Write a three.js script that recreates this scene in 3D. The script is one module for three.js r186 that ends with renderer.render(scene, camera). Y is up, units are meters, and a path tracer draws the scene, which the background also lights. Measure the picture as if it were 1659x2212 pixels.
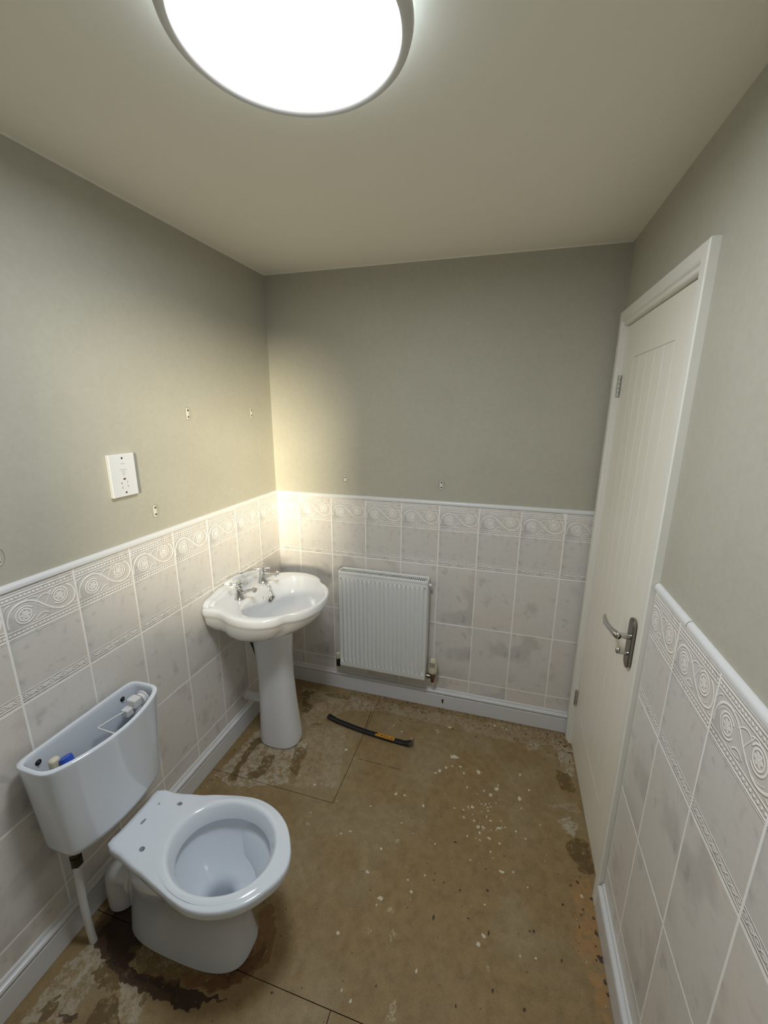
import * as THREE from 'three';
import { RectAreaLightUniformsLib } from 'three/addons/lights/RectAreaLightUniformsLib.js';
import { RoundedBoxGeometry } from 'three/addons/geometries/RoundedBoxGeometry.js';
import { Brush, Evaluator, SUBTRACTION } from 'three-bvh-csg';
import { mergeGeometries } from 'three/addons/utils/BufferGeometryUtils.js';

// ---------------------------------------------------------------- camera, sky, sun, area lights, exposure
const W = 1.67, H = 2.3157, DEPTH = 2.45;
const scene = new THREE.Scene();
const camera = new THREE.PerspectiveCamera(2 * Math.atan(1106 / 898.28) * 180 / Math.PI, 1659 / 2212, 0.02, 60);
camera.rotation.order = 'YXZ';
camera.position.set(1.2427, 1.667, 2.0657);
camera.rotation.set(-0.2464, 0.2834, 0.0057);
const renderer = new THREE.WebGLRenderer({ antialias: true });
renderer.toneMapping = THREE.LinearToneMapping;
renderer.toneMappingExposure = 1.46;
renderer.shadowMap.enabled = true;
scene.background = new THREE.Color(0.4, 0.46, 0.55);
// low soft sun that comes through the frosted window behind the camera
const sun = new THREE.DirectionalLight(new THREE.Color(1.0, 0.90, 0.66), 5.8);
sun.position.set(1.0 * 3, 1.4 + 0.34 * 3, 2.1 * 3);
sun.target.position.set(0, 1.4, 0);
sun.castShadow = true;
sun.shadow.radius = 25;
Object.assign(sun.shadow.camera, { left: -3, right: 3, top: 3, bottom: -3, near: 0.1, far: 14 });
sun.shadow.mapSize.set(2048, 2048);
scene.add(sun, sun.target);
RectAreaLightUniformsLib.init();

// ---------------------------------------------------------------- helpers
let seed = 1234567;
const rnd = () => { seed = (seed * 1664525 + 1013904223) >>> 0; return seed / 4294967296; };
const LAT = new Float32Array(65536); for (let i = 0; i < 65536; i++) LAT[i] = rnd();
function vnoise(x, y) {
  const xi = Math.floor(x), yi = Math.floor(y), fx = x - xi, fy = y - yi, u = fx * fx * (3 - 2 * fx), v = fy * fy * (3 - 2 * fy);
  const a = LAT[((yi & 255) << 8) | (xi & 255)], b = LAT[((yi & 255) << 8) | ((xi + 1) & 255)], c = LAT[(((yi + 1) & 255) << 8) | (xi & 255)], d = LAT[(((yi + 1) & 255) << 8) | ((xi + 1) & 255)];
  return a + (b - a) * u + (c - a) * v + (a - b - c + d) * u * v;
}
function fbm(x, y, n = 4) { let s = 0, a = 0.5, t = 0; for (let i = 0; i < n; i++) { s += a * vnoise(x, y); t += a; a *= 0.5; x = x * 2 + 17.3; y = y * 2 + 31.7; } return s / t; }
const clamp = (x, a = 0, b = 1) => Math.min(b, Math.max(a, x));
const smooth = (a, b, x) => { const t = clamp((x - a) / (b - a)); return t * t * (3 - 2 * t); };
const mix = (a, b, t) => a + (b - a) * t;
function texture(w, h, fn, srgb = true, wrap = THREE.RepeatWrapping) {
  const d = new Uint8Array(w * h * 4);
  for (let j = 0; j < h; j++) for (let i = 0; i < w; i++) { const c = fn(i, j), k = (j * w + i) * 4; d[k] = clamp(c[0], 0, 255); d[k + 1] = clamp(c[1], 0, 255); d[k + 2] = clamp(c[2], 0, 255); d[k + 3] = 255; }
  const t = new THREE.DataTexture(d, w, h, THREE.RGBAFormat);
  t.wrapS = t.wrapT = wrap; t.magFilter = THREE.LinearFilter; t.minFilter = THREE.LinearMipmapLinearFilter; t.generateMipmaps = true;
  if (srgb) t.colorSpace = THREE.SRGBColorSpace;
  t.needsUpdate = true; return t;
}
const std = (color, roughness, extra = {}) => new THREE.MeshStandardMaterial({ color, roughness, ...extra });
const taken = new Map();
function numbered(name) { const n = taken.get(name) || 0; taken.set(name, n + 1); return n ? `${name}_${String(n).padStart(3, '0')}` : name; }
function mesh(name, geo, mat, parent) { const m = new THREE.Mesh(geo, mat); m.name = name; m.castShadow = m.receiveShadow = true; parent.add(m); return m; }
function thing(name, label, category, pos = [0, 0, 0], group, kind) {
  const o = new THREE.Group(); o.name = kind === 'structure' ? name : numbered(name); o.position.set(...pos); scene.add(o);
  o.userData = { label, category }; if (group) o.userData.group = group; if (kind) o.userData.kind = kind; return o;
}
const structure = (name, label, category) => thing(name, label, category, [0, 0, 0], null, 'structure');
const box = (x0, x1, y0, y1, z0, z1) => new THREE.BoxGeometry(x1 - x0, y1 - y0, z1 - z0).translate((x0 + x1) / 2, (y0 + y1) / 2, (z0 + z1) / 2);
const rbox = (x0, x1, y0, y1, z0, z1, r = 0.003, s = 2) => new RoundedBoxGeometry(x1 - x0, y1 - y0, z1 - z0, s, r).translate((x0 + x1) / 2, (y0 + y1) / 2, (z0 + z1) / 2);
function metreUV(g) {
  const p = g.attributes.position, n = g.attributes.normal, uv = new Float32Array(p.count * 2);
  for (let i = 0; i < p.count; i++) {
    const ax = Math.abs(n.getX(i)), ay = Math.abs(n.getY(i)), az = Math.abs(n.getZ(i));
    const [a, b] = ax >= ay && ax >= az ? [p.getZ(i), p.getY(i)] : ay >= az ? [p.getX(i), p.getZ(i)] : [p.getX(i), p.getY(i)];
    uv[2 * i] = a; uv[2 * i + 1] = b;
  }
  g.setAttribute('uv', new THREE.BufferAttribute(uv, 2)); return g;
}
function shapeOf(pts, holes = []) {
  const s = new THREE.Shape(pts.map(([a, b]) => new THREE.Vector2(a, b)));
  for (const h of holes) s.holes.push(new THREE.Path(h.map(([a, b]) => new THREE.Vector2(a, b)))); return s;
}
const extrude = (shape, depth, o = {}) => new THREE.ExtrudeGeometry(shape, { depth, bevelEnabled: false, curveSegments: 12, ...o });
// swap x and z of a geometry (turning the winding back round)
function swapXZ(g) {
  g = g.index ? g.toNonIndexed() : g; const p = g.attributes.position;
  for (let i = 0; i < p.count; i++) { const x = p.getX(i); p.setX(i, p.getZ(i)); p.setZ(i, x); }
  for (const k of Object.keys(g.attributes)) { const a = g.attributes[k], s = a.itemSize; for (let i = 0; i < a.count; i += 3) for (let c = 0; c < s; c++) { const t = a.array[(i + 1) * s + c]; a.array[(i + 1) * s + c] = a.array[(i + 2) * s + c]; a.array[(i + 2) * s + c] = t; } }
  g.computeVertexNormals(); return g;
}
// a skin over closed rings of points
function skin(rings, { capStart = false, capEnd = false, closed = true } = {}) {
  const n = rings[0].length, v = [], ix = [];
  for (const r of rings) for (const q of r) v.push(...q);
  for (let k = 0; k + 1 < rings.length; k++) for (let i = 0; i < (closed ? n : n - 1); i++) { const a = k * n + i, b = k * n + (i + 1) % n, c = a + n, d = b + n; ix.push(a, b, d, a, d, c); }
  const cap = (k, flip) => { const c = [0, 0, 0]; rings[k].forEach((q) => q.forEach((x, j) => { c[j] += x / n; })); const at = v.length / 3; v.push(...c); for (let i = 0; i < n; i++) { const a = k * n + i, b = k * n + (i + 1) % n; flip ? ix.push(a, b, at) : ix.push(b, a, at); } };
  if (capStart) cap(0, false); if (capEnd) cap(rings.length - 1, true);
  const g = new THREE.BufferGeometry(); g.setAttribute('position', new THREE.Float32BufferAttribute(v, 3)); g.setIndex(ix); g.computeVertexNormals(); return g;
}
const lathe = (pts, seg = 32) => new THREE.LatheGeometry(pts.map(([r, y]) => new THREE.Vector2(r, y)), seg);
const cyl = (r0, r1, h, seg = 24) => new THREE.CylinderGeometry(r1, r0, h, seg);
const tube = (pts, r, seg = 40, rad = 12, tension = 0.5) => new THREE.TubeGeometry(new THREE.CatmullRomCurve3(pts.map((q) => new THREE.Vector3(...q)), false, 'catmullrom', tension), seg, r, rad, false);
const merge = (list) => mergeGeometries(list.map((g) => { g = g.index ? g.toNonIndexed() : g; for (const k of Object.keys(g.attributes)) if (k !== 'position' && k !== 'normal') g.deleteAttribute(k); return g; }));
// cut holes into a closed geometry
function cut(geo, tools) {
  const clean = (g) => { g = g.clone(); if (!g.index) g.setIndex([...Array(g.attributes.position.count).keys()]); for (const k of Object.keys(g.attributes)) if (k !== 'position' && k !== 'normal') g.deleteAttribute(k); g.clearGroups();
    const p = g.attributes.position, ix = g.index, a = new THREE.Vector3(), b = new THREE.Vector3(), c = new THREE.Vector3(); let v = 0;
    for (let i = 0; i < ix.count; i += 3) { a.fromBufferAttribute(p, ix.getX(i)); b.fromBufferAttribute(p, ix.getX(i + 1)); c.fromBufferAttribute(p, ix.getX(i + 2)); v += a.dot(b.cross(c)); }
    if (v < 0) { for (let i = 0; i < ix.count; i += 3) { const t = ix.getX(i + 1); ix.setX(i + 1, ix.getX(i + 2)); ix.setX(i + 2, t); } g.computeVertexNormals(); }
    return g; };
  const e = new Evaluator(); e.attributes = ['position', 'normal']; e.useGroups = false;
  let brush = new Brush(clean(geo)); brush.updateMatrixWorld();
  for (const t of tools) { const b = new Brush(clean(t)); b.updateMatrixWorld(); brush = e.evaluate(brush, b, SUBTRACTION); }
  brush.geometry.clearGroups(); return brush.geometry;
}
// radius of an outline at every angle, from half-outline points (x, halfwidth), mirrored in z
function polar(pts, cx, n) {
  const full = [...pts.map(([x, h]) => [x - cx, h]), ...pts.slice().reverse().filter(([, h]) => h > 1e-6).map(([x, h]) => [x - cx, -h])];
  const a = full.map(([x, z]) => [Math.atan2(z, x), Math.hypot(x, z)]).sort((p, q) => p[0] - q[0]), m = a.length, out = [];
  for (let i = 0; i < n; i++) {
    const t = -Math.PI + (i + 0.5) / n * 2 * Math.PI; let k = a.findIndex((q) => q[0] > t); if (k < 0) k = m;
    const g = (j) => { const q = a[((j % m) + m) % m]; return [q[0] + Math.floor(j / m) * 2 * Math.PI, q[1]]; };
    const p0 = g(k - 2), p1 = g(k - 1), p2 = g(k), p3 = g(k + 1), u = (t - p1[0]) / (p2[0] - p1[0]);
    const m1 = (p2[1] - p0[1]) / (p2[0] - p0[0]) * (p2[0] - p1[0]), m2 = (p3[1] - p1[1]) / (p3[0] - p1[0]) * (p2[0] - p1[0]), u2 = u * u, u3 = u2 * u;
    out.push([t, (2 * u3 - 3 * u2 + 1) * p1[1] + (u3 - 2 * u2 + u) * m1 + (3 * u2 - 2 * u3) * p2[1] + (u3 - u2) * m2]);
  }
  return out.map(([t, r]) => [cx + r * Math.cos(t), r * Math.sin(t)]);
}

// ---------------------------------------------------------------- materials
const wallTex = texture(512, 512, (i, j) => { const n = (fbm(i / 6, j / 6, 3) - 0.5) * 7 + (fbm(i / 90, j / 90, 3) - 0.5) * 5; return [180 + n, 176 + n, 160 + n]; });
const wallBump = texture(512, 512, (i, j) => { const n = 128 + (fbm(i / 5, j / 5, 3) - 0.5) * 120; return [n, n, n]; }, false);
const M = {};
M.paint = std(0xffffff, 0.85, { map: wallTex, bumpMap: wallBump, bumpScale: 0.0006 });
M.ceiling = std(0xf2eee0, 0.9, { bumpMap: wallBump, bumpScale: 0.0006 });
M.grout = std(0xf2f0ea, 0.85);
M.white = std(0xdcdcdb, 0.35);
M.skirting = std(0xd6d6d6, 0.28);
M.door = std(0xf1ecde, 0.42);
M.frame = std(0xe8e5da, 0.38);
M.ceramic = new THREE.MeshPhysicalMaterial({ color: 0xd9dfe6, roughness: 0.12, clearcoat: 0.6, clearcoatRoughness: 0.05 });
M.basin = new THREE.MeshPhysicalMaterial({ color: 0xdfe1e4, roughness: 0.12, clearcoat: 0.6, clearcoatRoughness: 0.05 });
M.chrome = std(0xd0d0d0, 0.1, { metalness: 1 });
M.steel = std(0x8b8780, 0.25, { metalness: 1 });
M.radiator = std(0xe4e6e4, 0.35);
M.dark = std(0x14120f, 0.6);
M.black = std(0x17171a, 0.32);
M.plastic = std(0xd8d8d6, 0.35);
M.cream = std(0xd2cbb4, 0.4);
M.copper = std(0x8a4630, 0.35, { metalness: 1 });
M.brass = std(0x4a4434, 0.4, { metalness: 0.8 });
M.blue = std(0x2f55c0, 0.4);
M.rust = std(0x5a3a28, 0.8);

const mottle = (x, y, k = 0) => { // x, y in metres
  const a = fbm(x * 9 + 3.1 + k, y * 9 + 8.7, 4), b = fbm(x * 26 + 40, y * 26 + 11 + k, 3), c = fbm(x * 4 + 70, y * 4 + 5, 2);
  const grey = smooth(0.56, 0.8, a) * 0.55 + smooth(0.66, 0.85, b) * 0.5, warm = smooth(0.45, 0.7, c), f = (fbm(x * 160, y * 160, 2) - 0.5) * 5;
  const fl = smooth(0.68, 0.84, fbm(x * 60 + 11, y * 60 + k, 3)) * 6; return [219 - grey * 34 + warm * 2 + f - fl, 215 - grey * 33 - warm * 1 + f - fl, 209 - grey * 31 - warm * 3 + f - fl];
};
// the 1 m texture is made seamless by blending with itself shifted by one metre
const tileTex = texture(1024, 1024, (i, j) => {
  const x = i / 1024, y = j / 1024, u = smooth(0.85, 1, x), v = smooth(0.85, 1, y), A = mottle(x, y), B = mottle(x - 1, y), C = mottle(x, y - 1), D = mottle(x - 1, y - 1);
  return [0, 1, 2].map((k) => mix(mix(A[k], B[k], u), mix(C[k], D[k], u), v));
});
M.tile = std(0xffffff, 0.3, { map: tileTex });
// relief of the decorated tile: scroll border at the top, chain moulding at the bottom
const TW = 0.197, TH = 0.3279;
const decorHeight = (() => {
  const w = 512, h = 852, c = document.createElement('canvas'); c.width = w; c.height = h; const g = c.getContext('2d'), k = w / 200; // k pixels per mm
  g.fillStyle = '#000'; g.fillRect(0, 0, w, h);
  g.strokeStyle = '#fff'; g.fillStyle = '#fff'; g.lineCap = 'round';
  const line = (y, t, v = 255) => { g.strokeStyle = `rgb(${v},${v},${v})`; g.lineWidth = t * k; g.beginPath(); g.moveTo(-9, y * k); g.lineTo(w + 9, y * k); g.stroke(); };
  line(8, 2.4, 150); line(16, 3.6); line(33, 3.2); line(117, 3.2); line(136, 4.2); line(141, 2.4, 160);
  for (let i = 0; i < 18; i++) { // bead rows
    const x = (i + 0.5) * 200 / 18; g.fillStyle = '#fff';
    g.beginPath(); g.ellipse(x * k, 24.5 * k, 3.9 * k, 3.2 * k, 0.5, 0, 7); g.fill();
    g.beginPath(); g.ellipse(x * k, 126.5 * k, 3.9 * k, 3.2 * k, -0.5, 0, 7); g.fill();
  }
  const path = (pts, t, v = 255) => { g.strokeStyle = `rgb(${v},${v},${v})`; g.lineWidth = t * k; g.beginPath(); g.moveTo(pts[0] * k, pts[1] * k); for (let i = 2; i < pts.length; i += 6) g.bezierCurveTo(...pts.slice(i, i + 6).map((q) => q * k)); g.stroke(); };
  const arc = (x, y, rx, ry, a0, a1, t, v = 255) => { g.strokeStyle = `rgb(${v},${v},${v})`; g.lineWidth = t * k; g.beginPath(); g.ellipse(x * k, y * k, rx * k, ry * k, 0, a0, a1); g.stroke(); };
  // S-shaped vine
  path([6, 104, 2, 40, 60, 28, 92, 62, 118, 92, 150, 124, 186, 98, 200, 86, 198, 52, 176, 42], 5.2);
  path([10, 106, 8, 52, 58, 38, 88, 68, 114, 98, 146, 116, 178, 92], 1.6, 170);
  for (const [x, y, s] of [[52, 82, 1], [150, 66, -1]]) { // rosettes
    arc(x, y, 24, 24, s > 0 ? 0.5 : 3.6, s > 0 ? 5.6 : 8.6, 4.4); arc(x, y, 16.5, 17, 0, 7, 4.4);
    for (let i = 0; i < 6; i++) { g.fillStyle = '#bbb'; g.beginPath(); g.ellipse((x + 8.5 * Math.cos(i * 1.047)) * k, (y + 8.5 * Math.sin(i * 1.047)) * k, 5.2 * k, 4 * k, i * 1.047, 0, 7); g.fill(); }
    g.fillStyle = '#eee'; g.beginPath(); g.arc(x * k, y * k, 3.6 * k, 0, 7); g.fill();
  }
  // curling leaves
  path([84, 60, 100, 40, 116, 40, 124, 52], 3); path([108, 80, 116, 60, 126, 52, 130, 40], 2.6); path([120, 46, 130, 38, 140, 38, 146, 40], 2.4);
  path([78, 108, 86, 96, 100, 92, 112, 104], 3); path([70, 110, 78, 112, 96, 112, 104, 108], 2.4); path([186, 106, 192, 110, 198, 108, 200, 104], 2.6); path([0, 60, 4, 46, 12, 42, 20, 40], 2.6);
  path([60, 42, 68, 38, 84, 38, 92, 46], 2.2);
  // chain moulding near the bottom edge
  line(302, 2.2); line(327, 3);
  for (let i = 0; i < 11; i++) { const x = (i + 0.5) * 200 / 11; arc(x, 314.5, i % 2 ? 6.2 : 9.2, i % 2 ? 4.2 : 6.4, 0, 7, 2.6); g.fillStyle = i % 2 ? '#888' : '#ccc'; g.beginPath(); g.ellipse(x * k, 314.5 * k, 4 * k, 2.6 * k, 0, 0, 7); g.fill(); }
  const px = g.getImageData(0, 0, w, h).data, a = new Float32Array(w * h), b = new Float32Array(w * h);
  for (let i = 0; i < w * h; i++) a[i] = px[i * 4] / 255;
  for (let pass = 0; pass < 3; pass++) { // soft moulded edges
    for (let y = 0; y < h; y++) for (let x = 0; x < w; x++) { let s = 0; for (let d = -1; d <= 1; d++) s += a[y * w + clamp(x + d, 0, w - 1)]; b[y * w + x] = s / 3; }
    for (let y = 0; y < h; y++) for (let x = 0; x < w; x++) { let s = 0; for (let d = -1; d <= 1; d++) s += b[clamp(y + d, 0, h - 1) * w + x]; a[y * w + x] = s / 3; }
  }
  return { w, h, a };
})();
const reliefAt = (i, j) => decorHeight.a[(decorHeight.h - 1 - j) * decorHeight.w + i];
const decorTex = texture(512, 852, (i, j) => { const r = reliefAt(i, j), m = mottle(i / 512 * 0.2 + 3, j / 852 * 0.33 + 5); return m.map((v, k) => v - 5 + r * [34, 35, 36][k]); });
const decorBump = texture(512, 852, (i, j) => { const v = reliefAt(i, j) * 255; return [v, v, v]; }, false);
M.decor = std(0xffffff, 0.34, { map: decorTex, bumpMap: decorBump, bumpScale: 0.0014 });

const FLOOR_PATCHES=[[0,0.75,[[0.047,0.769],[0.073,0.658],[0.072,0.521],[0.09,0.396],[0.173,0.531],[0.297,0.517],[0.362,0.443],[0.388,0.52],[0.364,0.607],[0.392,0.711],[0.242,0.775],[0.16,0.796]]],[0,0.5,[[0.136,0.068],[0.312,0.082],[0.496,0.081],[0.592,0.093],[0.615,0.165],[0.491,0.183],[0.379,0.31],[0.326,0.37],[0.266,0.307]]],[0,0.35,[[0.329,0.377],[0.53,0.317],[0.625,0.661],[0.436,0.717],[0.366,0.527]]],[0,0.4,[[0.459,0.068],[1.167,0.056],[1.66,0.021],[1.649,0.113],[1.39,0.161],[1.063,0.152],[0.704,0.143],[0.509,0.166]]],[0,0.75,[[1.58,0.09],[1.668,0.121],[1.664,0.291],[1.625,0.315],[1.593,0.171]]],[0,0.6,[[1.443,0.146],[1.495,0.13],[1.534,0.161],[1.461,0.197]]],[0,0.8,[[1.56,0.548],[1.618,0.511],[1.637,0.553],[1.615,0.596],[1.584,0.597]]],[0,0.4,[[1.533,0.476],[1.654,0.429],[1.663,0.488],[1.596,0.488],[1.545,0.493]]],[0,0.7,[[0.059,1.603],[0.058,1.477],[0.094,1.396],[0.13,1.385],[0.173,1.443],[0.18,1.505],[0.187,1.569],[0.078,1.601]]],[0,0.65,[[0.24,1.442],[0.293,1.436],[0.361,1.46],[0.374,1.513],[0.325,1.528]]],[0,0.6,[[0.215,1.391],[0.246,1.361],[0.274,1.374],[0.378,1.373],[0.361,1.402],[0.274,1.418]]],[0,0.4,[[0.068,1.27],[0.142,1.242],[0.123,1.273],[0.076,1.293]]],[1,0.85,[[0.123,0.778],[0.113,0.668],[0.094,0.523],[0.129,0.504],[0.153,0.521],[0.138,0.58],[0.144,0.686],[0.159,0.761]]],[1,0.8,[[0.185,0.728],[0.219,0.685],[0.216,0.601],[0.258,0.585],[0.271,0.669],[0.247,0.729],[0.21,0.737]]],[1,0.7,[[0.361,0.635],[0.334,0.514],[0.396,0.491],[0.402,0.56],[0.416,0.659],[0.396,0.665]]],[1,0.8,[[0.171,0.136],[0.19,0.097],[0.239,0.104],[0.226,0.14],[0.24,0.198],[0.281,0.206],[0.279,0.275],[0.25,0.274]]],[1,0.6,[[0.296,0.098],[0.376,0.074],[0.476,0.086],[0.449,0.11],[0.342,0.116]]],[1,0.6,[[0.327,0.339],[0.404,0.32],[0.392,0.339],[0.337,0.351]]],[1,0.95,[[1.587,0.631],[1.623,0.598],[1.66,0.609],[1.679,0.678],[1.667,0.728],[1.625,0.74],[1.608,0.707],[1.59,0.672]]],[1,0.75,[[1.573,0.282],[1.629,0.284],[1.658,0.34],[1.642,0.39],[1.59,0.383]]],[1,0.8,[[0.104,1.593],[0.096,1.556],[0.103,1.528],[0.12,1.54],[0.13,1.585]]],[1,0.8,[[0.15,1.469],[0.178,1.427],[0.235,1.444],[0.271,1.47],[0.241,1.483],[0.197,1.483]]],[1,0.85,[[0.239,1.553],[0.238,1.505],[0.263,1.476],[0.327,1.527]]],[1,0.6,[[0.346,1.486],[0.337,1.45],[0.359,1.443],[0.36,1.486]]],[2,0.95,[[0.099,1.373],[0.083,1.315],[0.089,1.289],[0.159,1.25],[0.25,1.35],[0.239,1.384],[0.224,1.399],[0.248,1.421],[0.28,1.43],[0.238,1.433],[0.182,1.431],[0.137,1.399]]],[2,0.95,[[0.236,1.424],[0.293,1.422],[0.394,1.406],[0.483,1.411],[0.569,1.401],[0.575,1.408],[0.519,1.422],[0.523,1.436],[0.431,1.461],[0.409,1.437],[0.334,1.433],[0.278,1.436]]],[2,0.5,[[0.063,1.405],[0.042,1.339],[0.068,1.27],[0.108,1.258],[0.093,1.324],[0.108,1.381]]],[2,0.8,[[0.085,1.409],[0.083,1.344],[0.073,1.275],[0.152,1.239],[0.263,1.351],[0.239,1.384],[0.242,1.423],[0.334,1.433],[0.415,1.413],[0.508,1.408],[0.503,1.435],[0.428,1.457],[0.329,1.457],[0.252,1.453],[0.19,1.438],[0.13,1.426]]],[1,0.6,[[0.215,1.391],[0.242,1.357],[0.28,1.372],[0.382,1.376],[0.489,1.368],[0.502,1.401],[0.415,1.413],[0.312,1.426]]],[2,0.7,[[0.148,1.561],[0.186,1.546],[0.206,1.556],[0.168,1.571]]],[2,0.8,[[0.482,1.394],[0.581,1.322],[0.606,1.265],[0.621,1.245],[0.632,1.307],[0.591,1.357],[0.524,1.395]]],[3,0.75,[[0.546,1.159],[0.578,1.15],[0.626,1.205],[0.657,1.28],[0.619,1.339],[0.538,1.395],[0.452,1.407],[0.396,1.392],[0.501,1.365],[0.578,1.309],[0.588,1.249]]],[4,0.85,[[1.584,0.782],[1.645,0.749],[1.664,0.801],[1.65,0.92],[1.655,1.077],[1.642,1.139],[1.608,1.148],[1.604,1.043],[1.554,0.966],[1.587,0.864]]]];
const PAINT_SPOTS=[[1.051,0.444,0.0082,1],[1.108,0.341,0.0146,1],[1.23,0.397,0.0104,1],[1.314,0.466,0.0085,1],[1.288,0.504,0.0063,1],[1.412,0.486,0.0085,1],[1.417,0.357,0.0073,1],[1.454,0.43,0.0054,1],[1.216,0.586,0.0063,1],[1.252,0.56,0.0032,1],[1.293,0.627,0.0041,1],[1.324,0.651,0.0073,1],[1.331,0.713,0.0041,1],[1.341,0.817,0.0061,1],[1.383,0.807,0.0041,1],[1.29,1.034,0.0063,1],[1.273,1.062,0.0063,1],[1.448,1.047,0.0032,1],[1.287,0.943,0.0032,1],[0.889,0.864,0.0051,1],[0.932,1.028,0.0073,1],[0.83,1.163,0.0054,1],[0.794,0.707,0.0045,1],[0.717,0.854,0.0041,1],[0.94,0.742,0.0032,1],[0.883,0.62,0.0063,1],[0.923,0.615,0.0051,1],[1.011,0.642,0.0054,1],[1.087,0.788,0.0032,1],[0.864,0.959,0.0051,1],[1.034,0.976,0.0051,1],[1.096,1.183,0.0041,1],[0.894,1.287,0.0032,1],[1.07,0.911,0.0032,1],[1.256,0.721,0.0032,1],[1.206,0.718,0.0041,1],[0.769,0.224,0.0041,1],[0.819,0.257,0.0041,1],[0.547,0.666,0.0032,1],[0.517,0.681,0.0054,1],[0.582,0.453,0.0073,1],[1.614,0.819,0.0051,1],[1.034,0.461,0.0051,1],[1.078,0.417,0.0063,1],[1.106,0.399,0.0045,1],[1.145,0.391,0.0063,1],[1.163,0.423,0.0054,1],[1.198,0.591,0.0041,1],[1.228,0.647,0.0045,1],[1.219,0.62,0.0032,1],[1.244,0.67,0.0073,1],[1.252,0.691,0.0054,1],[1.288,0.702,0.0051,1],[1.279,0.57,0.0041,1],[1.014,0.944,0.0041,1],[0.927,1.301,0.0041,1],[1.431,0.845,0.003,1],[1.142,0.613,0.0032,1],[1.394,0.644,0.0041,1],[1.491,0.587,0.0032,1],[1.418,0.531,0.0032,1],[1.43,0.664,0.0041,1],[0.928,1.05,0.0032,1],[0.75,0.835,0.0041,1],[1.353,0.081,0.0051,1],[1.059,0.15,0.0082,1],[1.292,0.068,0.0063,1],[1.298,0.755,0.0041,1],[0.941,0.819,0.0117,0.35],[1.006,1.117,0.0117,0.35],[1.05,1.288,0.0158,0.35],[0.575,0.86,0.0126,0.35],[1.002,0.202,0.0155,0.35],[0.98,1.054,0.0104,0.35],[0.925,1.129,0.0085,0.35],[1.304,1.114,0.0073,0.35]];
const DARK_SPECKS=[[1.161,0.757,0.0066],[1.141,0.914,0.0055],[1.199,0.924,0.0066],[1.293,0.897,0.0077],[1.122,1.029,0.0088],[1.284,0.824,0.0044],[1.35,0.757,0.0044],[1.525,1.03,0.0077],[1.321,1.163,0.0066],[1.41,1.177,0.0066],[1.22,1.226,0.0055],[1.445,0.975,0.0066],[1.433,0.978,0.0055],[1.033,1.028,0.0044],[1.236,1.0,0.0044],[0.989,1.249,0.0055],[1.303,1.023,0.0066],[1.612,0.863,0.0066],[1.591,0.918,0.0055],[1.643,0.922,0.011],[1.643,0.99,0.0132],[1.644,1.046,0.0088],[1.648,0.819,0.0088],[1.647,1.074,0.0077],[1.641,0.88,0.0066],[0.7,1.35,0.0066],[1.582,0.794,0.0055],[1.606,0.776,0.0088],[1.621,0.092,0.0099],[1.639,0.116,0.0099],[1.659,0.152,0.0099],[1.603,0.068,0.0066],[1.468,0.167,0.0055],[1.106,0.917,0.0044],[1.07,0.867,0.0033]];

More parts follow.
